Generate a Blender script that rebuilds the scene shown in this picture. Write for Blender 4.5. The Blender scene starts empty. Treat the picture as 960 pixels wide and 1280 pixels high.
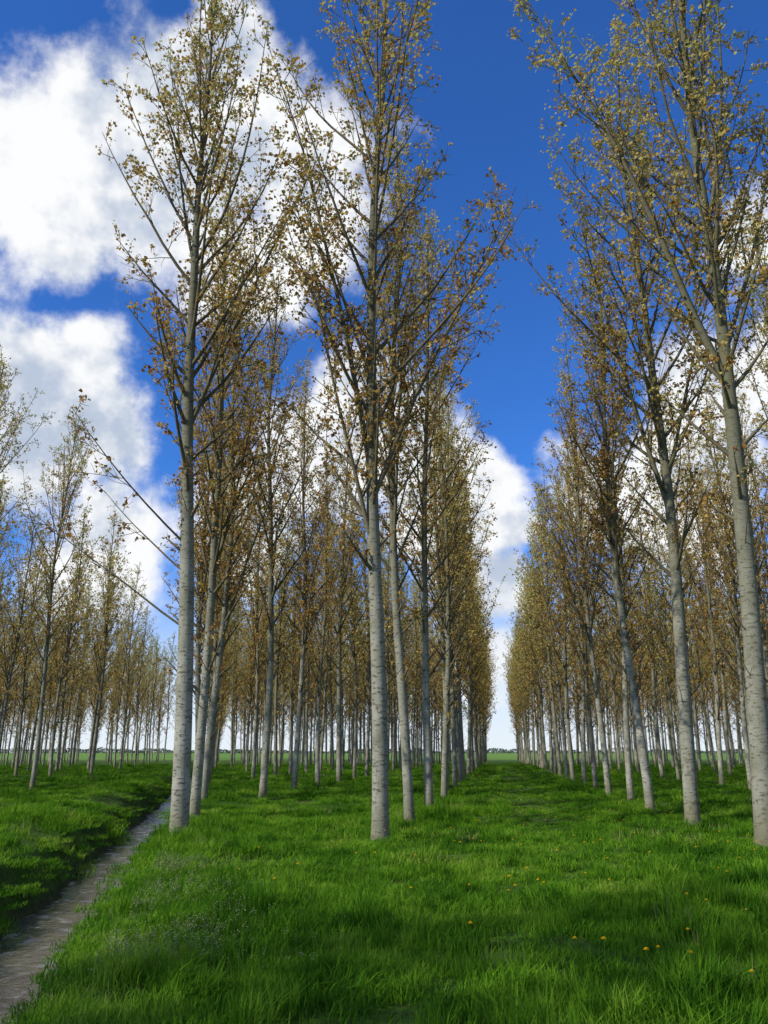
import bpy, math, random
import numpy as np
from mathutils import Vector
rad=math.radians
scene=bpy.context.scene
scene.view_settings.view_transform='Standard'
scene.view_settings.look='None'
scene.view_settings.exposure=0
YAW=rad(7.66); PITCH=rad(16.75); F=997.0; CH=1.6
def pxdir(px,py):
    x=px-480; yu=640-py
    fw=F*math.cos(PITCH)-yu*math.sin(PITCH); up=F*math.sin(PITCH)+yu*math.cos(PITCH)
    v=Vector((x*math.cos(YAW)-fw*math.sin(YAW), x*math.sin(YAW)+fw*math.cos(YAW), up))
    return v.normalized()
# ---------------------------------------------------------------- camera
cam=bpy.data.cameras.new("camera"); co=bpy.data.objects.new("camera",cam)
scene.collection.objects.link(co); scene.camera=co
cam.sensor_fit='VERTICAL'; cam.sensor_height=24; cam.lens=F/1280*24
cam.clip_start=0.05; cam.clip_end=8000
co.location=(0,0,CH); co.rotation_euler=(rad(90)+PITCH,0,YAW)
# ---------------------------------------------------------------- sun
SAZ=232.0; SEL=36.0
sd=Vector((math.sin(rad(SAZ))*math.cos(rad(SEL)),math.cos(rad(SAZ))*math.cos(rad(SEL)),math.sin(rad(SEL))))
sl=bpy.data.lights.new("sun",'SUN'); so=bpy.data.objects.new("sun",sl); scene.collection.objects.link(so)
sl.energy=5.0; sl.angle=rad(0.5); sl.color=(1.0,0.94,0.82)
so.rotation_euler=(-sd).to_track_quat('-Z','Y').to_euler(); so.location=(-30,-20,40)
# ---------------------------------------------------------------- node helper
class NT:
    def __init__(s,nt): s.nt=nt; s.n=nt.nodes; s.l=nt.links
    def add(s,t,**kw):
        n=s.n.new(t)
        for k,v in kw.items(): setattr(n,k,v)
        return n
    def put(s,sock,v):
        if isinstance(v,bpy.types.NodeSocket): s.l.new(v,sock)
        elif v is not None: sock.default_value=v
    def math(s,op,a,b=None,c=None,clamp=False):
        n=s.add('ShaderNodeMath',operation=op,use_clamp=clamp)
        s.put(n.inputs[0],a)
        if b is not None: s.put(n.inputs[1],b)
        if c is not None: s.put(n.inputs[2],c)
        return n.outputs[0]
    def vmath(s,op,a,b=None,scale=None):
        n=s.add('ShaderNodeVectorMath',operation=op)
        s.put(n.inputs[0],a)
        if b is not None: s.put(n.inputs[1],b)
        if scale is not None: s.put(n.inputs['Scale'],scale)
        return n.outputs['Value'] if op in('DISTANCE','LENGTH','DOT_PRODUCT') else n.outputs[0]
    def noise(s,vec,scale,detail=4,rough=.5,dist=0):
        n=s.add('ShaderNodeTexNoise'); s.put(n.inputs['Vector'],vec)
        n.inputs['Scale'].default_value=scale; n.inputs['Detail'].default_value=detail
        n.inputs['Roughness'].default_value=rough; n.inputs['Distortion'].default_value=dist
        return n
    def mix(s,f,a,b,blend='MIX'):
        n=s.add('ShaderNodeMix',data_type='RGBA',blend_type=blend)
        s.put(n.inputs[0],f); s.put(n.inputs[6],a); s.put(n.inputs[7],b); return n.outputs[2]
    def mr(s,v,a,b,c=0.,d=1.,smooth=True):
        n=s.add('ShaderNodeMapRange',interpolation_type='SMOOTHSTEP' if smooth else 'LINEAR')
        s.put(n.inputs[0],v)
        for i,x in enumerate((a,b,c,d)): n.inputs[i+1].default_value=x
        return n.outputs[0]
    def ramp(s,v,stops):
        n=s.add('ShaderNodeValToRGB'); s.put(n.inputs[0],v); e=n.color_ramp.elements
        while len(e)<len(stops): e.new(.5)
        for el,(p,c) in zip(e,stops): el.position=p; el.color=(*c,1)
        return n.outputs[0]
# ---------------------------------------------------------------- world
w=bpy.data.worlds.new("World"); scene.world=w; w.use_nodes=True
try:
    w.cycles.sampling_method='MANUAL'; w.cycles.sample_map_resolution=256
except Exception as e: print(e)
W=NT(w.node_tree); W.n.clear()
out=W.add('ShaderNodeOutputWorld'); bg=W.add('ShaderNodeBackground'); bg.inputs[1].default_value=0.1
W.l.new(bg.outputs[0],out.inputs[0])
sky=W.add('ShaderNodeTexSky',sky_type='NISHITA'); sky.sun_disc=False
sky.sun_elevation=rad(SEL); sky.sun_rotation=rad(SAZ); sky.air_density=1.0; sky.dust_density=0.3; sky.ozone_density=3.0
skyc=W.mix(1.0,sky.outputs[0],(0.42,0.98,1.85,1),'MULTIPLY')
tc=W.add('ShaderNodeTexCoord'); D=tc.outputs['Generated']
sep=W.add('ShaderNodeSeparateXYZ'); W.l.new(D,sep.inputs[0]); Z=sep.outputs[2]
blobs=[(45,225,105),(140,160,80),(215,110,80),(290,65,52),
(215,215,120),(320,190,85),(385,270,98),(330,345,75),(85,290,50),
(20,470,90),(120,440,55),(90,540,80),(10,560,80),
(430,485,50),(480,520,65),(400,570,85),(520,570,75),(600,600,52),(560,650,80),(640,655,42),(628,740,60),(625,830,50),
(940,290,42),(900,500,70),(745,610,60),(860,630,85),(300,670,85),(120,690,80),(1020,450,80)]
n1=W.noise(D,5.0,3,.55); n1c=W.vmath('SCALE',W.vmath('SUBTRACT',n1.outputs['Color'],(.5,.5,.5)),scale=.12)
Dw=W.vmath('ADD',D,n1c)
f=None
for (x,y,r) in blobs:
    v=W.vmath('DISTANCE',Dw,tuple(pxdir(x,y)))
    v=W.math('MULTIPLY_ADD',v,-1.0/(r/1030.0*1.22),1.0)
    f=v if f is None else W.math('SMOOTH_MAX',f,v,.25)
f0=f
n2=W.noise(D,11,6,.6).outputs[0]
nb=W.noise(D,2.6,3,.55).outputs[0]
back=W.math('MULTIPLY',W.mr(nb,.5,.62,-.4,.6,False),W.mr(sep.outputs[1],.45,.1,0,1))
f0=W.math('MAXIMUM',f0,W.math('ADD',back,W.mr(sep.outputs[1],.1,.45,0.,-3.)))
fn=W.math('ADD',f0,W.math('MULTIPLY_ADD',n2,1.6,-.79))
dens=W.mr(fn,-.08,.45)
off=W.vmath('ADD',D,tuple(Vector((sd.x,sd.y,sd.z+.6)).normalized()*0.04))
n2b=W.noise(off,11,4,.6).outputs[0]
sh=W.math('SUBTRACT',n2,n2b)
n5=W.noise(D,4.3,3,.5).outputs[0]
shade=W.mr(W.math('ADD',W.math('MULTIPLY',sh,2.4),W.math('ADD',W.math('MULTIPLY_ADD',fn,-.3,.27),W.math('MULTIPLY_ADD',n5,1.6,-.8))),-.5,.3,0,1)
cc=W.mix(shade,(5.0,5.8,7.2,1),(9.8,9.9,10.0,1))
col=W.mix(dens,skyc,cc)
haze=W.mr(Z,-.02,.25,1.0,0.)
col=W.mix(haze,col,(8.3,9.0,9.7,1))
W.l.new(col,bg.inputs[0])
# ---------------------------------------------------------------- terrain functions
rng=np.random.default_rng(7)
DA=np.array([-5.08,8.8]); DV=np.array([-.321,.947]); DV/=np.linalg.norm(DV); DN=np.array([DV[1],-DV[0]])
def ds(x,y):
    return (x-DA[0])*DN[0]+(y-DA[1])*DN[1], (x-DA[0])*DV[0]+(y-DA[1])*DV[1]
def sn(x,y,freq,seed):
    r=np.random.default_rng(seed); o=0
    for i in range(7):
        a=r.uniform(0,6.28); f=freq*r.uniform(.5,1.9); o=o+np.sin((x*math.cos(a)+y*math.sin(a))*f+r.uniform(0,6.28)+1.3*np.sin((x*math.sin(a)-y*math.cos(a))*f*.6+i))
    return o/4.0
def sst(a,b,x):
    t=np.clip((x-a)/(b-a),0,1); return t*t*(3-2*t)
def dwob(d,s): return d+.07*np.sin(s*.9)+.05*np.sin(s*2.3+1)+.035*np.sin(s*5.1)
def height(x,y):
    x=np.asarray(x,float); y=np.asarray(y,float)
    d,s=ds(x,y); dd=dwob(d,s)
    fade=1-sst(90,160,s)
    depr=-.80*(1-sst(.22,1.2,np.abs(dd)))*fade
    berm=.24*np.exp(-((dd+2.0)/.7)**2)*fade+.05*np.exp(-((dd-1.7)/.5)**2)*fade
    r=np.hypot(x,y); near=1-sst(60,200,r)
    return depr+berm+(.04*sn(x,y,1.1,3)+.025*sn(x,y,3.2,5)*sst(.9,1.4,np.abs(dd))+.05*sn(x,y,.25,9))*near
# ---------------------------------------------------------------- mesh util
def mesh_from(name,V,faces,mats,matidx=None,smooth=False,attrs=None):
    me=bpy.data.meshes.new(name)
    V=np.asarray(V,np.float32)
    me.vertices.add(len(V)); me.vertices.foreach_set('co',V.ravel())
    tot=sum(f.size for f in faces); nf=sum(len(f) for f in faces)
    me.loops.add(tot); me.polygons.add(nf)
    me.loops.foreach_set('vertex_index',np.concatenate([f.ravel() for f in faces]).astype(np.int32))
    sizes=np.concatenate([np.full(len(f),f.shape[1]) for f in faces]); st=np.concatenate([[0],np.cumsum(sizes)[:-1]])
    me.polygons.foreach_set('loop_start',st.astype(np.int32))
    for m in mats: me.materials.append(m)
    if matidx is not None: me.polygons.foreach_set('material_index',np.concatenate(matidx).astype(np.int32))
    if smooth is not False:
        sm=np.ones(nf,bool) if smooth is True else np.concatenate(smooth)
        me.polygons.foreach_set('use_smooth',sm)
    me.update(calc_edges=True)
    if attrs:
        for k,a in attrs.items():
            at=me.attributes.new(k,'FLOAT','POINT'); at.data.foreach_set('value',np.asarray(a,np.float32))
    me.validate()
    return me
def link(name,me,loc=(0,0,0)):
    o=bpy.data.objects.new(name,me); o.location=loc; scene.collection.objects.link(o); return o
# ---------------------------------------------------------------- materials
def newmat(name):
    m=bpy.data.materials.new(name); m.use_nodes=True; t=NT(m.node_tree); t.n.clear()
    o=t.add('ShaderNodeOutputMaterial'); return m,t,o
def principled(t,o,col,rough=.8,bump=None,spec=.3):
    p=t.add('ShaderNodeBsdfPrincipled'); t.put(p.inputs['Base Color'],col); t.put(p.inputs['Roughness'],rough)
    p.inputs['Specular IOR Level'].default_value=spec
    if bump is not None: t.l.new(bump,p.inputs['Normal'])
    t.l.new(p.outputs[0],o.inputs[0]); return p
def leafshader(t,o,col,tcol,tr=.4):
    p=t.add('ShaderNodeBsdfDiffuse'); t.put(p.inputs[0],col)
    tl=t.add('ShaderNodeBsdfTranslucent'); t.put(tl.inputs[0],tcol)
    mx=t.add('ShaderNodeMixShader'); mx.inputs[0].default_value=tr
    t.l.new(p.outputs[0],mx.inputs[1]); t.l.new(tl.outputs[0],mx.inputs[2]); t.l.new(mx.outputs[0],o.inputs[0])
# bark
m_bark,t,o=newmat("poplar_bark")
tcn=t.add('ShaderNodeTexCoord'); P=tcn.outputs['Object']
oi=t.add('ShaderNodeObjectInfo').outputs['Random']
Pv=t.vmath('ADD',P,t.vmath('SCALE',(7.,3.,11.),scale=oi))
mp=t.add('ShaderNodeMapping'); mp.inputs['Scale'].default_value=(5,5,16); t.l.new(Pv,mp.inputs[0])
a=t.noise(mp.outputs[0],1.6,4,.65).outputs[0]
b=t.noise(Pv,2.2,3,.6).outputs[0]
mp2=t.add('ShaderNodeMapping'); mp2.inputs['Scale'].default_value=(9,9,1.6); t.l.new(Pv,mp2.inputs[0])
c2=t.noise(mp2.outputs[0],3.0,4,.7).outputs[0]
sp=t.add('ShaderNodeSeparateXYZ'); t.l.new(P,sp.inputs[0]); z=sp.outputs[2]
base=t.ramp(b,[(.3,(.20,.20,.15)),(.55,(.32,.315,.26)),(.75,(.41,.40,.34))])
upc=t.mix(t.mr(z,2.5,9.5),base,(.14,.135,.085,1))
thick=t.add('ShaderNodeAttribute',attribute_name='thick').outputs['Fac']
upc=t.mix(t.mr(thick,.085,.03),upc,t.ramp(b,[(.3,(.08,.062,.035)),(.7,(.17,.14,.08))]))
upc=t.mix(t.math('MULTIPLY',t.mr(a,.53,.63),.85),upc,(.055,.05,.035,1))
upc=t.mix(t.math('MULTIPLY',t.mr(c2,.54,.70),.7),upc,(.10,.095,.06,1))
upc=t.mix(t.math('MULTIPLY',t.mr(z,.9,.05),t.mr(b,.3,.6,.25,.8)),upc,(.13,.12,.05,1))
upc=t.mix(t.math('MULTIPLY',oi,.5),upc,(.10,.10,.06,1))
bp=t.add('ShaderNodeBump'); bp.inputs['Strength'].default_value=.5; bp.inputs['Distance'].default_value=.02; t.l.new(a,bp.inputs['Height'])
principled(t,o,upc,.85,bp.outputs[0],.2)
# leaves
m_leaf,t,o=newmat("poplar_leaf")
at=t.add('ShaderNodeAttribute',attribute_name='tint').outputs['Fac']
oi=t.add('ShaderNodeObjectInfo').outputs['Random']
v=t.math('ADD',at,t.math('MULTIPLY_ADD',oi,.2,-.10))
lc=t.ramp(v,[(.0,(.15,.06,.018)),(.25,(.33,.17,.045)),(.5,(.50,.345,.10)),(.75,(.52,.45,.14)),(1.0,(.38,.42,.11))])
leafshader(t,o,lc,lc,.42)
# grass
m_grass,t,o=newmat("grass_blade")
ge=t.add('ShaderNodeNewGeometry').outputs['Position']
g1=t.noise(ge,.55,3,.6).outputs[0]; g2=t.noise(ge,2.6,2,.6).outputs[0]
at=t.add('ShaderNodeAttribute',attribute_name='tint').outputs['Fac']
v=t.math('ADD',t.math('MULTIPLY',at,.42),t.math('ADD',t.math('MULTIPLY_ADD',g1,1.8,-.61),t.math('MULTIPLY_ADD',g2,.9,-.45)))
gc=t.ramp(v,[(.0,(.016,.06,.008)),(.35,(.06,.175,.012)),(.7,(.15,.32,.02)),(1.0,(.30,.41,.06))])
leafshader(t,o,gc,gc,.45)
m_dry,t,o=newmat("dry_grass_blade")
leafshader(t,o,(.30,.28,.13,1),(.30,.28,.13,1),.35)
# ground
m_ground,t,o=newmat("ground_soil_grass")
ge=t.add('ShaderNodeNewGeometry').outputs['Position']
g1=t.noise(ge,.5,6,.65).outputs[0]; g2=t.noise(ge,9,5,.7).outputs[0]; g3=t.noise(ge,.02,4,.6).outputs[0]
c1=t.ramp(g1,[(.3,(.028,.07,.009)),(.5,(.06,.14,.012)),(.7,(.12,.21,.02))])
c1=t.mix(t.mr(g2,.35,.65,.8,0),c1,(.035,.035,.013,1))
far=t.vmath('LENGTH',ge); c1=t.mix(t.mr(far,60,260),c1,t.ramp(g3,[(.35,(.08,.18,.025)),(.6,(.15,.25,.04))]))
at=t.add('ShaderNodeAttribute',attribute_name='mud').outputs['Fac']
mud=t.ramp(g2,[(.3,(.03,.024,.014)),(.7,(.08,.062,.038))])
c1=t.mix(at,c1,mud)
bp=t.add('ShaderNodeBump'); bp.inputs['Strength'].default_value=.8; bp.inputs['Distance'].default_value=.06; t.l.new(g2,bp.inputs['Height'])
principled(t,o,c1,.95,bp.outputs[0],.1)
# water
m_water,t,o=newmat("ditch_water")
ge=t.add('ShaderNodeNewGeometry').outputs['Position']
g1=t.noise(ge,1.2,5,.65).outputs[0]; g2=t.noise(ge,9,3,.6).outputs[0]; g4=t.noise(ge,3,6,.7).outputs[0]
wc=t.ramp(g1,[(.35,(.055,.045,.034)),(.6,(.12,.105,.08))])
wc=t.mix(t.mr(g4,.52,.68,0,.7),wc,(.28,.26,.215,1))
bp=t.add('ShaderNodeBump'); bp.inputs['Strength'].default_value=.4; bp.inputs['Distance'].default_value=.02; t.l.new(g2,bp.inputs['Height'])
principled(t,o,wc,t.mr(g4,.5,.68,.08,.5),bp.outputs[0],.5)
# ---------------------------------------------------------------- ground mesh
def axis(lo,hi,dense):
    pts=[]
    for a,b,s in dense: pts+=list(np.arange(a,b,s))
    b=dense[-1][1]; s=dense[-1][2]; v=b
    while v<hi: pts.append(v); s*=1.18; v+=s
    pts.append(hi)
    a=dense[0][0]; s=dense[0][2]; v=a-s
    while v>lo: pts.append(v); s*=1.18; v-=s
    pts.append(lo)
    return np.unique(np.round(pts,4))
dax=axis(-3500,3500,[(-14,-2.6,.3),(-2.6,2.6,.09),(2.6,16,.3)])
sax=axis(-1500,4500,[(-10,32,.16),(32,90,.6)])
DD,SS=np.meshgrid(dax,sax)
X=DA[0]+DD*DN[0]+SS*DV[0]; Y=DA[1]+DD*DN[1]+SS*DV[1]
Zg=height(X,Y)
V=np.stack([X,Y,Zg],-1).reshape(-1,3)
nd=len(dax); ns=len(sax)
i=np.arange(ns-1)[:,None]*nd+np.arange(nd-1)[None,:]
quads=np.stack([i,i+1,i+1+nd,i+nd],-1).reshape(-1,4)
d_,s_=ds(X,Y)
mudv=(1-sst(.42,.75,np.abs(dwob(d_,s_))))*(1-sst(90,160,s_))
me=mesh_from("ground",V,[quads],[m_ground],smooth=True,attrs={'mud':mudv.ravel()})
link("ground",me)
ws=np.arange(-60,110,.5)
L=np.stack([DA[0]-.8*DN[0]+ws*DV[0],DA[1]-.8*DN[1]+ws*DV[1],np.full_like(ws,-.61)],-1)
R=L.copy(); R[:,0]+=1.6*DN[0]; R[:,1]+=1.6*DN[1]
V=np.concatenate([L,R]); n=len(ws); i=np.arange(n-1)
me=mesh_from("ditch_water",V,[np.stack([i,i+n,i+n+1,i+1],-1)],[m_water]); link("ditch_water",me)
# ---------------------------------------------------------------- tree builder
class Tree:
    def __init__(s,seed,lod=0):
        s.r=np.random.default_rng(seed); s.V=[]; s.Q=[]; s.n=0; s.T=[]; s.LC=[]; s.lod=lod
    def tube(s,P,R,k):
        P=np.asarray(P); m=len(P)
        T=np.gradient(P,axis=0); T/=np.linalg.norm(T,axis=1)[:,None]+1e-9
        ref=np.array([1,0,0]) if abs(T[0,0])<.7 else np.array([0,1,0])
        A=np.cross(T,ref); A/=np.linalg.norm(A,axis=1)[:,None]; B=np.cross(T,A)
        th=np.arange(k)/k*2*np.pi
        ring=P[:,None]+np.asarray(R)[:,None,None]*(A[:,None]*np.cos(th)[None,:,None]+B[:,None]*np.sin(th)[None,:,None])
        s.V.append(ring.reshape(-1,3)); s.T.append(np.repeat(R,k))
        i=(np.arange(m-1)*k)[:,None]; j=np.arange(k)[None]; j2=(j+1)%k
        s.Q.append((np.stack([i+j,i+k+j,i+k+j2,i+j2],-1).reshape(-1,4))+s.n); s.n+=m*k
    def path(s,p,d,L,n,up,wob):
        P=[np.array(p,float)]; d=np.array(d,float); d/=np.linalg.norm(d); st=L/n
        for i in range(n):
            d=d+np.array([0,0,up*st])+s.r.normal(0,wob,3); d/=np.linalg.norm(d)
            P.append(P[-1]+d*st)
        return np.array(P)
    def at(s,P,t):
        x=t*(len(P)-1); i=min(int(x),len(P)-2); f=x-i
        d=P[i+1]-P[i]; return P[i]*(1-f)+P[i+1]*f, d/np.linalg.norm(d)
    def side(s,d,ang):
        q=s.r.normal(0,1,3); q-=d*np.dot(q,d); q/=np.linalg.norm(q)
        return d*math.cos(ang)+q*math.sin(ang)
    def leaves(s,p,n): s.LC.append((p,int(n)))
    def twig(s,p,d,L,leafy):
        P=s.path(p,d,L,2,.35,.12)
        if not s.lod: s.tube(P,np.linspace(.0065,.0035,3),3)
        k=max(1,int(L/.15))
        for j in range(k+1):
            if s.r.random()<leafy:
                q,_=s.at(P,.25+.75*j/k if k else 1); s.leaves(q,s.r.integers(2,6))
    def second(s,p,d,L,r,leafy):
        P=s.path(p,d,L,4,.22,.08)
        if s.lod: s.tube(P[::2],np.linspace(r,.006,3),3)
        else: s.tube(P,np.linspace(r,.005,5),4)
        k=int(L/.24)+1
        lf=leafy*s.r.uniform(.45,1.2)
        for j in range(k):
            t=.15+.85*(j+s.r.random()*.6)/k
            q,dd=s.at(P,min(t,.99)); s.twig(q,s.side(dd,rad(s.r.uniform(25,60))),s.r.uniform(.2,.55)*(1.2-.5*t),lf)
        s.leaves(P[-1],5)
    def primary(s,p,d,L,r,leafy=.75,bare=.12,up=.14,wob=.045):
        n=max(5,int(L/.6)); P=s.path(p,d,L,n,up,wob); s.tube(P,r*(1-np.linspace(0,1,n+1)**.9)+.006,3 if s.lod else (6 if r>.03 else 5))
        k=int(L*2.1*(1-bare))+1
        for j in range(k):
            t=bare+(1-bare)*(j+s.r.random()*.8)/k
            t=min(t,.985); q,dd=s.at(P,t)
            s.second(q,s.side(dd,rad(s.r.uniform(22,50))),s.r.uniform(.5,1.0)*(.5+1.15*(1-t))*min(1,L/3.5),max(.008,r*.4*(1-t)),leafy)
        return P
    def build(s,name,H=21,r0=.17,c0=4.5,nb=46,width=1.0,leaders=(),low=(),lean=(0,0),leafy=.8,am=.13,spread=0):
        n=26; z=np.linspace(0,1,n+1)
        ph=s.r.uniform(0,6.28,4)
        X=lean[0]*z*H+am*(np.sin(z*7+ph[0])-math.sin(ph[0]))+.04*np.sin(z*19+ph[1])*z
        Y=lean[1]*z*H+am*(np.sin(z*6+ph[2])-math.sin(ph[2]))+.04*np.sin(z*17+ph[3])*z
        P=np.stack([X,Y,z*H-.12],-1)
        Rr=r0*(1-z)**.82*.96+.01; Rr[0]*=1.22
        s.tube(np.insert(P,1,P[0]*.6+P[1]*.4,axis=0),np.insert(Rr,1,Rr[1]*1.06),7 if s.lod else 14)
        def tp(h):
            x=(h+.12)/H*n; i=min(int(x),n-1); f=x-i; return P[i]*(1-f)+P[i+1]*f, Rr[min(int(round(x)),n)]
        azs=s.r.uniform(0,360); pk=s.r.uniform(.2,.42)
        for j in range(nb):
            u=((j+s.r.random())/nb)**.9; h=c0+u*(H-c0-.8)
            p,rr=tp(h); azs+=137.5+s.r.uniform(-40,40); a=rad(azs)
            ang=rad(s.r.uniform(30,56)+spread-24*u)
            prof=(.42+1.1*min(u/pk,1)*1.0) if u<pk else 1.52*(1-((u-pk)/(1-pk))**1.5)+.22
            L=3.25*prof*width*s.r.uniform(.5,1.22)
            if u<.18 and s.r.random()<.5: L*=.55
            d=np.array([math.cos(a)*math.sin(ang),math.sin(a)*math.sin(ang),math.cos(ang)])
            s.primary(p,d,L,min(rr*.42,.045),leafy*(.5 if u<.12 else 1))
        s.primary(P[-3],[lean[0],lean[1],1],2.2,.012,leafy)
        for (h,az,ang,L,r) in leaders:
            p,rr=tp(h); a=rad(az); an=rad(ang)
            d=np.array([math.cos(a)*math.sin(an),math.sin(a)*math.sin(an),math.cos(an)])
            LP=s.primary(p,d,L,r,leafy,.12,up=.015,wob=.02)
            kk=int(L*1.4)
            for j in range(kk):
                t=.15+.8*j/kk; q,dd=s.at(LP,t)
                s.primary(q,s.side(dd,rad(s.r.uniform(24,42))),s.r.uniform(1.2,2.6)*(1.15-.7*t)*width,.02*(1.1-t),leafy)
        for (h,az,ang,L,r,lf) in low:
            p,rr=tp(h); a=rad(az); an=rad(ang)
            d=np.array([math.cos(a)*math.sin(an),math.sin(a)*math.sin(an),math.cos(an)])
            s.primary(p,d,L,r,lf,.35,up=.04,wob=.03)
        for j in range(10):
            h=s.r.uniform(1.8,c0+1); p,rr=tp(h); a=s.r.uniform(0,6.28)
            Pq=s.path(p,[math.cos(a),math.sin(a),.8],s.r.uniform(.25,1.3),4,.2,.1); s.tube(Pq,np.linspace(.012,.004,5),4)
        C=np.concatenate([np.repeat(p[None],k,0) for p,k in s.LC])
        cl=np.concatenate([np.full(k,s.r.normal(0,.14)) for p,k in s.LC])
        if s.lod:
            kp=s.r.random(len(C))<.48; C=C[kp]; cl=cl[kp]
        m=len(C); C=C+s.r.normal(0,.05,(m,3))
        u=s.r.normal(0,1,(m,3)); u[:,2]-=.25; u/=np.linalg.norm(u,axis=1)[:,None]
        v=np.cross(u,s.r.normal(0,1,(m,3))); v/=np.linalg.norm(v,axis=1)[:,None]; nn=np.cross(u,v)
        l=s.r.uniform(.055,.11,m)[:,None]*(1.5 if s.lod else 1)
        LV=np.stack([C,C+u*l*.38+v*l*.46+nn*l*.14,C+u*l,C+u*l*.38-v*l*.46+nn*l*.14],1).reshape(-1,3)
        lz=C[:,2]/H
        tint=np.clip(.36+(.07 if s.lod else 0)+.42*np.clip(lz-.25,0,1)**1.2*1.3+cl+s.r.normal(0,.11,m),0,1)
        nv=s.n; LQ=np.arange(m*4).reshape(-1,4)+nv
        Vv=np.concatenate(s.V+[LV]); BQ=np.concatenate(s.Q)
        th=np.concatenate(s.T+[np.zeros(len(LV))]); ti=np.concatenate([np.zeros(nv),np.repeat(tint,4)])
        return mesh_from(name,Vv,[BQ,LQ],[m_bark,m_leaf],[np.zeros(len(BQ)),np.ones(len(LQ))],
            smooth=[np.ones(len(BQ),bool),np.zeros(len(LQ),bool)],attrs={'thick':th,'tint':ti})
YD=7.66
left=180+YD; right=YD
RX=np.array([math.cos(YAW),math.sin(YAW)])
def leanpx(v): return (RX[0]*v,RX[1]*v)
hero={}
hero['L']=Tree(11).build('poplar_mesh_a',H=20.6,r0=.175,c0=5.4,nb=54,width=1.08,lean=leanpx(-.034),leafy=.74,spread=5,
    low=[(3.9,left,60,4.4,.02,.12),(5.0,left-20,50,3.0,.018,.4),(5.6,left+30,48,3.6,.02,.5)],leaders=[(8.2,right+10,18,8,.05)])
hero['M']=Tree(12).build('poplar_mesh_b',H=23.0,r0=.16,c0=4.7,nb=48,width=1.12,lean=leanpx(.006),leafy=.72,spread=5,
    leaders=[(7.2,left,12,11.5,.07),(5.5,left+25,17,7.5,.05),(6.6,right,20,8.5,.05)])
hero['R']=Tree(13).build('poplar_mesh_c',H=23.0,r0=.18,c0=5.4,nb=52,width=1.12,lean=leanpx(.03),leafy=.78,spread=4,
    leaders=[(8.6,left,17,11.5,.085),(10,right+60,12,8,.05),(9.3,right,20,9,.05)])
hero['R2']=Tree(14).build('poplar_mesh_d',H=22.5,r0=.155,c0=4.6,nb=48,width=1.05,lean=leanpx(.004),leafy=.76,spread=3,
    leaders=[(7.2,left+10,14,10,.065),(8,right,18,8,.05)])
def specs(k):
    return dict(H=[19.6,21.8,20.6,22.4,18.8,21.0][k],r0=[.125,.14,.13,.145,.12,.135][k],c0=[3.0,3.7,2.7,4.1,2.6,3.4][k],nb=48,width=[.9,1.02,.85,.95,.82,1.05][k],
      lean=(random.Random(k).uniform(-.02,.02),random.Random(k+9).uniform(-.02,.02)),am=.13,leafy=.76,
      leaders=[(5.5+k*.5,k*77,14,8,.055)] if k%2==0 else ([(8,k*50,12,7,.045)] if k==3 else ()))
gen=[Tree(40+k).build('poplar_mesh_g%d'%k,**specs(k)) for k in range(6)]
lod=[Tree(60+k,1).build('poplar_mesh_far%d'%k,**specs(k)) for k in range(6)]
def place(me,x,y,rz=0,sc=1.0,zs=1.0):
    o=bpy.data.objects.new("poplar_tree",me); o.location=(x,y,float(height(x,y))); o.rotation_euler=(0,0,rz); o.scale=(sc,sc,sc*zs)
    scene.collection.objects.link(o); return o
place(hero['L'],-5.87,15.2); place(hero['M'],-2.19,15.75); place(hero['R'],4.42,15.1); place(hero['R2'],4.22,19.5)
rr=random.Random(5)
trees=[]
def addt(x,y,s=1.0): trees.append((x+rr.uniform(-.15,.15),y+rr.uniform(-.35,.35),s*rr.uniform(.88,1.06)))
for k in range(1,34): addt(-5.87+DV[0]*6.1*k,15.2+DV[1]*6.1*k)
for y in [20.2,25.3]+[30.2+4.9*k for k in range(29)]: addt(-2.0,y)
for y in [25.0,29.2,33.6]+[38.3+4.8*k for k in range(28)]: addt(4.3,y)
for rI in range(1,12):
    x=4.3+6.3*rI; y=15.5+ (rI%2)*2.4
    while y<165:
        addt(x,y); y+=4.85
# plantation across the ditch continuing behind the photographer
for (x,y) in [(-9.5,-3.5),(-9.3,-9),(-15.5,-6),(-15.2,-11.5),(-21.5,-8),(-9.0,-14.5),(-3.4,-6)]: addt(x,y)
for rI in range(1,13):
    x=-2.1-6.25*rI; y=0
    while y<170:
        d,s=ds(x,y)
        if d>3.0 and y>18: addt(x,y)
        y+=4.9
for rI in range(0,22):
    x=-8.5-6.25*rI; y=-10+(rI%3)*1.5
    while y<155:
        d,s=ds(x,y)
        if d<-6.3 and y>18 and x>-.9*y-25: addt(x,y,.92)
        y+=5.3
far=[]
for (x,y,s) in trees:
    r=math.hypot(x,y)
    if r<48 : place(gen[rr.randrange(6)],x,y,rr.uniform(0,6.28),s,rr.uniform(.92,1.07))
    else: far.append((x,y,s))
print('near',len(trees)-len(far),'far',len(far))
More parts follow.
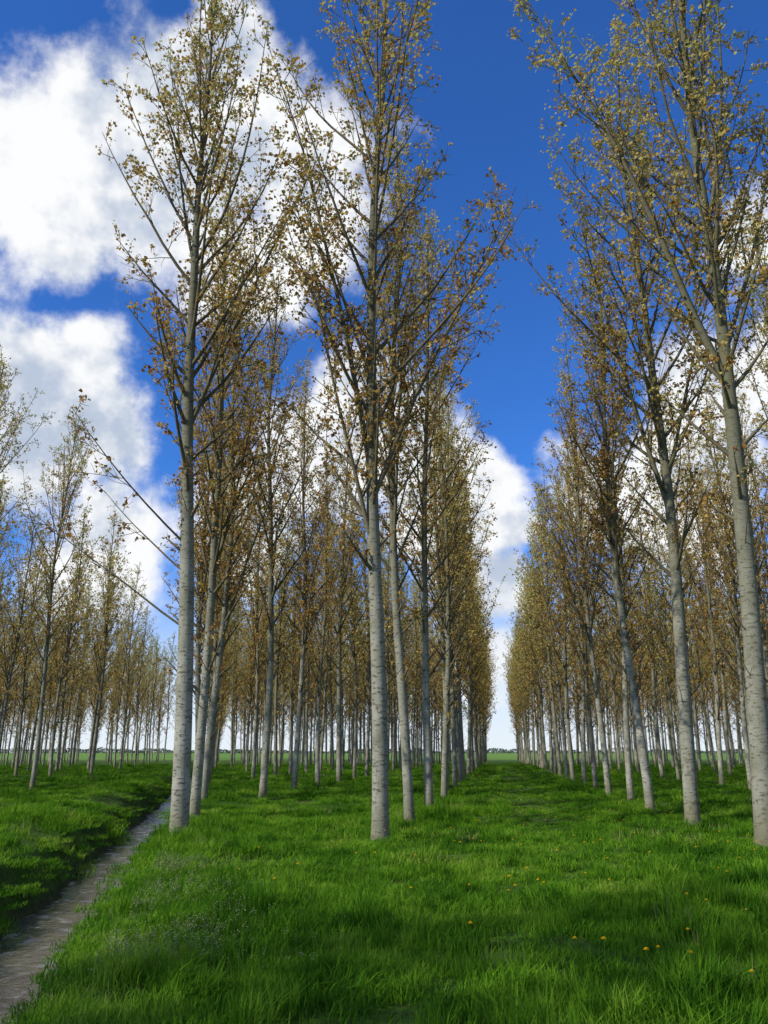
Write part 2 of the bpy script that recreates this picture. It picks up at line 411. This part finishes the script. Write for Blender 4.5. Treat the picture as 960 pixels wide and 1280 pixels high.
# ---------------------------------------------------------------- scatter via geometry nodes
def scatter(name,pts,rot,scl,idx,meshes):
    col=bpy.data.collections.new(name+"_sources")
    for i,m in enumerate(meshes):
        ob=bpy.data.objects.new("%s_part_%02d"%(name,i),m); col.objects.link(ob)
    me=bpy.data.meshes.new(name); pts=np.asarray(pts,np.float32)
    me.vertices.add(len(pts)); me.vertices.foreach_set('co',pts.ravel())
    a=me.attributes.new('rot','FLOAT_VECTOR','POINT'); a.data.foreach_set('vector',np.asarray(rot,np.float32).ravel())
    a=me.attributes.new('scl','FLOAT_VECTOR','POINT'); a.data.foreach_set('vector',np.asarray(scl,np.float32).ravel())
    a=me.attributes.new('idx','INT','POINT'); a.data.foreach_set('value',np.asarray(idx,np.int32))
    o=link(name,me)
    g=bpy.data.node_groups.new(name+"_gn",'GeometryNodeTree')
    g.interface.new_socket('Geometry',in_out='INPUT',socket_type='NodeSocketGeometry')
    g.interface.new_socket('Geometry',in_out='OUTPUT',socket_type='NodeSocketGeometry')
    gi=g.nodes.new('NodeGroupInput'); go=g.nodes.new('NodeGroupOutput')
    ip=g.nodes.new('GeometryNodeInstanceOnPoints'); ci=g.nodes.new('GeometryNodeCollectionInfo')
    ci.inputs['Collection'].default_value=col; ci.inputs['Separate Children'].default_value=True; ci.inputs['Reset Children'].default_value=True
    ip.inputs['Pick Instance'].default_value=True
    def na(nm,ty):
        n=g.nodes.new('GeometryNodeInputNamedAttribute'); n.data_type=ty; n.inputs[0].default_value=nm; return n.outputs[0]
    g.links.new(gi.outputs[0],ip.inputs['Points']); g.links.new(ci.outputs[0],ip.inputs['Instance'])
    g.links.new(na('idx','INT'),ip.inputs['Instance Index']); g.links.new(na('rot','FLOAT_VECTOR'),ip.inputs['Rotation'])
    g.links.new(na('scl','FLOAT_VECTOR'),ip.inputs['Scale']); g.links.new(ip.outputs[0],go.inputs[0])
    md=o.modifiers.new('scatter','NODES'); md.node_group=g
    return o
fa=np.array(far); n=len(fa); sc3=np.repeat(fa[:,2:3],3,1); sc3[:,2]*=rng.uniform(.93,1.07,n)
scatter("distant_poplar_trees",np.stack([fa[:,0],fa[:,1],height(fa[:,0],fa[:,1])],-1),
   np.stack([np.zeros(n),np.zeros(n),rng.uniform(0,6.28,n)],-1),sc3,rng.integers(0,6,n),lod)
# ---------------------------------------------------------------- grass
def blades(seed,nb,rad_,h0,h1,wd,mat=None,lean=.45):
    r=np.random.default_rng(seed)
    rr_=rad_*np.sqrt(r.random(nb)); th=r.uniform(0,6.28,nb)
    x=rr_*np.cos(th); y=rr_*np.sin(th); h=r.uniform(h0,h1,nb); a=r.uniform(0,6.28,nb); ln=h*r.uniform(.1,lean*2,nb)
    b=a+1.57+r.uniform(-.5,.5,nb); wv=wd*r.uniform(.6,1.2,nb)
    cx,cy=np.cos(a),np.sin(a); bx,by=np.cos(b)*wv,np.sin(b)*wv
    def pt(f,k,sgn):
        bend=f**2
        return np.stack([x+cx*ln*bend+sgn*bx*k,y+cy*ln*bend+sgn*by*k,h*(f-.18*bend*ln/h)-.02*(f==0)],-1)
    V=np.stack([pt(0,1,-1),pt(0,1,1),pt(.55,.85,1),pt(.55,.85,-1),pt(1.,0,1)],1).reshape(-1,3)
    i=np.arange(nb)[:,None]*5
    Q=i+np.array([[0,1,2,3]]); T=i+np.array([[3,2,4]])
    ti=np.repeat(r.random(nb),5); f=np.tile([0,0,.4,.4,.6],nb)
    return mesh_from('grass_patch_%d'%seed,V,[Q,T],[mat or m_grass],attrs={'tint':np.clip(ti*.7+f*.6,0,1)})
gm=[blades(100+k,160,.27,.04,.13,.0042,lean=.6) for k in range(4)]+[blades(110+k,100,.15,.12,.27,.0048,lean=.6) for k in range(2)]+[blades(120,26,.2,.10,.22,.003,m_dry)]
PT=[];RO=[];SC=[];IX=[]
def zone(r0,r1,dens,scale,zs,a0=-36,a1=36):
    area=.5*(r1*r1-r0*r0)*rad(a1-a0); n=int(area*dens)
    r=np.sqrt(rng.uniform(r0*r0,r1*r1,n)); a=YAW+np.pi/2-rng.uniform(rad(a0),rad(a1),n)
    x=r*np.cos(a); y=r*np.sin(a); d,s=ds(x,y); dd=dwob(d,s)
    keep=(np.abs(dd)>.48+.2*rng.random(n))
    strip=np.exp(-((x-1.2)/.9)**2)*(y>17)
    keep&=rng.random(n)>strip*.5
    cl=sn(x,y,1.9,21)*.5+sn(x,y,.5,22)*.35+sn(x,y,4.5,23)*.35
    keep&=rng.random(n)<np.clip(.95+.45*cl,.35,1)
    x=x[keep];y=y[keep];d=d[keep];cl=cl[keep];n=len(x)
    k=rng.integers(0,4,n); u=rng.random(n)
    k=np.where(u<.07+.35*np.clip(cl,0,1),rng.integers(4,6,n),k); k=np.where(u>.985,6,k)
    s=scale*rng.uniform(.75,1.25,n); z=zs*rng.uniform(.6,1.25,n)*np.clip(1+.75*cl,.35,2.0)
    strip=np.exp(-((x-1.2)/.9)**2)*(y>17); z*=1-.55*strip
    z*=np.where(np.abs(d)<1.2,.65,1)
    PT.append(np.stack([x,y,height(x,y)],-1)); RO.append(np.stack([rng.normal(0,.12,n),rng.normal(0,.12,n),rng.uniform(0,6.28,n)],-1))
    SC.append(np.stack([s,s,z],-1)); IX.append(k)
zone(3,12,23,1.0,1.0,-46,46)
zone(12,26,10,1.35,1.0)
zone(26,50,3.2,2.0,1.0)
zone(50,110,.7,3.5,1.1)
o=scatter("grass",np.concatenate(PT),np.concatenate(RO),np.concatenate(SC),np.concatenate(IX),gm)
print('grass',sum(len(p) for p in PT))
# ---------------------------------------------------------------- flowers
m_yel,t,oo=newmat("dandelion_petal"); leafshader(t,oo,(.80,.56,.02,1),(.8,.56,.02,1),.3)
m_wh,t,oo=newmat("weed_flower_petal"); leafshader(t,oo,(.50,.50,.30,1),(.5,.5,.3,1),.3)
m_stem,t,oo=newmat("flower_stem"); leafshader(t,oo,(.16,.24,.06,1),(.16,.24,.06,1),.3)
def flowers(name,pos,size,hs,petals,mat):
    r=np.random.default_rng(len(name)); V=[];Q=[];mq=[];n=0
    for (x,y) in pos:
        z0=float(height(x,y)); h=r.uniform(*hs); tx,ty=r.normal(0,.02,2); sz=size*r.uniform(.7,1.2)
        for q in range(3):
            a=q*2.09; b=a+2.09
            V+=[(x+.002*math.cos(a),y+.002*math.sin(a),z0),(x+.002*math.cos(b),y+.002*math.sin(b),z0),(x+tx+.002*math.cos(b),y+ty+.002*math.sin(b),z0+h),(x+tx+.002*math.cos(a),y+ty+.002*math.sin(a),z0+h)]
            Q.append([n,n+1,n+2,n+3]); mq.append(1); n+=4
        heads=[(x+tx,y+ty,z0+h)]
        if petals<10: heads+=[(x+tx*.7+r.normal(0,.02),y+ty*.7+r.normal(0,.02),z0+h*r.uniform(.7,.97)) for _ in range(4)]
        for (cx,cy,cz) in heads:
          for ring,(el,k) in enumerate(((.15,petals),(.6,petals-3),(1.1,5)) if petals>9 else ((.5,petals),)):
            for q in range(k):
                a=6.283*(q+ring*.5)/k+r.normal(0,.1); wd=3.0/k
                c,s_=math.cos(el),math.sin(el)
                V+=[(cx,cy,cz),(cx+sz*.8*c*math.cos(a-wd),cy+sz*.8*c*math.sin(a-wd),cz+sz*.7*s_),(cx+sz*c*math.cos(a),cy+sz*c*math.sin(a),cz+sz*.75*s_),(cx+sz*.8*c*math.cos(a+wd),cy+sz*.8*c*math.sin(a+wd),cz+sz*.7*s_)]
                Q.append([n,n+1,n+2,n+3]); mq.append(0); n+=4
    me=mesh_from(name,np.array(V),[np.array(Q)],[mat,m_stem],[np.array(mq)]); link(name,me)
def gpt(px,py):
    d=pxdir(px,py); t=CH/-d.z; return (d.x*t,d.y*t)
fp=[gpt(*p) for p in [(720,1222),(757,1224),(815,1218),(828,1222),(866,1236),(893,1240),(938,1243),(901,1112),(935,1085),(700,1090),(760,1103),(300,1110),(318,1082),(640,1078),(590,1190),(860,1180),(880,1150),(940,1160)]]
for _ in range(170):
    yy=rng.uniform(9,30); fp.append((rng.uniform(-2.5,.6*yy),yy))
flowers("dandelion_flowers",fp,.022,(.15,.25),12,m_yel)
wp=[]
for _ in range(1300):
    s=rng.uniform(-3.5,4.5); d=1.2+abs(rng.normal(0,.6))
    if sn(np.array([s]),np.array([d]),1.5,4)[0]>-.25: wp.append((DA[0]+d*DN[0]+s*DV[0],DA[1]+d*DN[1]+s*DV[1]))
flowers("pale_weed_flowers",wp,.007,(.08,.22),5,m_wh)
# ---------------------------------------------------------------- distant tree line
m_far,t,oo=newmat("hazed_distant_foliage"); ge=t.add('ShaderNodeNewGeometry').outputs['Position']
principled(t,oo,t.ramp(t.noise(ge,.05,4,.6).outputs[0],[(.3,(.07,.10,.08)),(.7,(.13,.15,.12))]),.9,None,.1)  # aerial haze put into the foliage colour, paler and greyer
r=np.random.default_rng(3); m=30000
a=r.uniform(rad(-75),rad(75),m); R_=1150+60*np.sin(a*9)+r.normal(0,18,m)
hh=4.5+3*sn(a*60,a*0,1.0,31)+2*sn(a*200,a*0,1.0,32); hh=np.clip(hh,2.0,12)
C=np.stack([R_*np.sin(a),R_*np.cos(a),hh*r.random(m)**.9],-1)
u=r.normal(0,1,(m,3)); v=r.normal(0,1,(m,3)); u/=np.linalg.norm(u,axis=1)[:,None]; v/=np.linalg.norm(v,axis=1)[:,None]
LV=np.stack([C-u*1.4,C+v*1.1,C+u*1.4,C-v*1.1],1).reshape(-1,3)
link("distant_treeline",mesh_from("distant_treeline",LV,[np.arange(m*4).reshape(-1,4)],[m_far]))
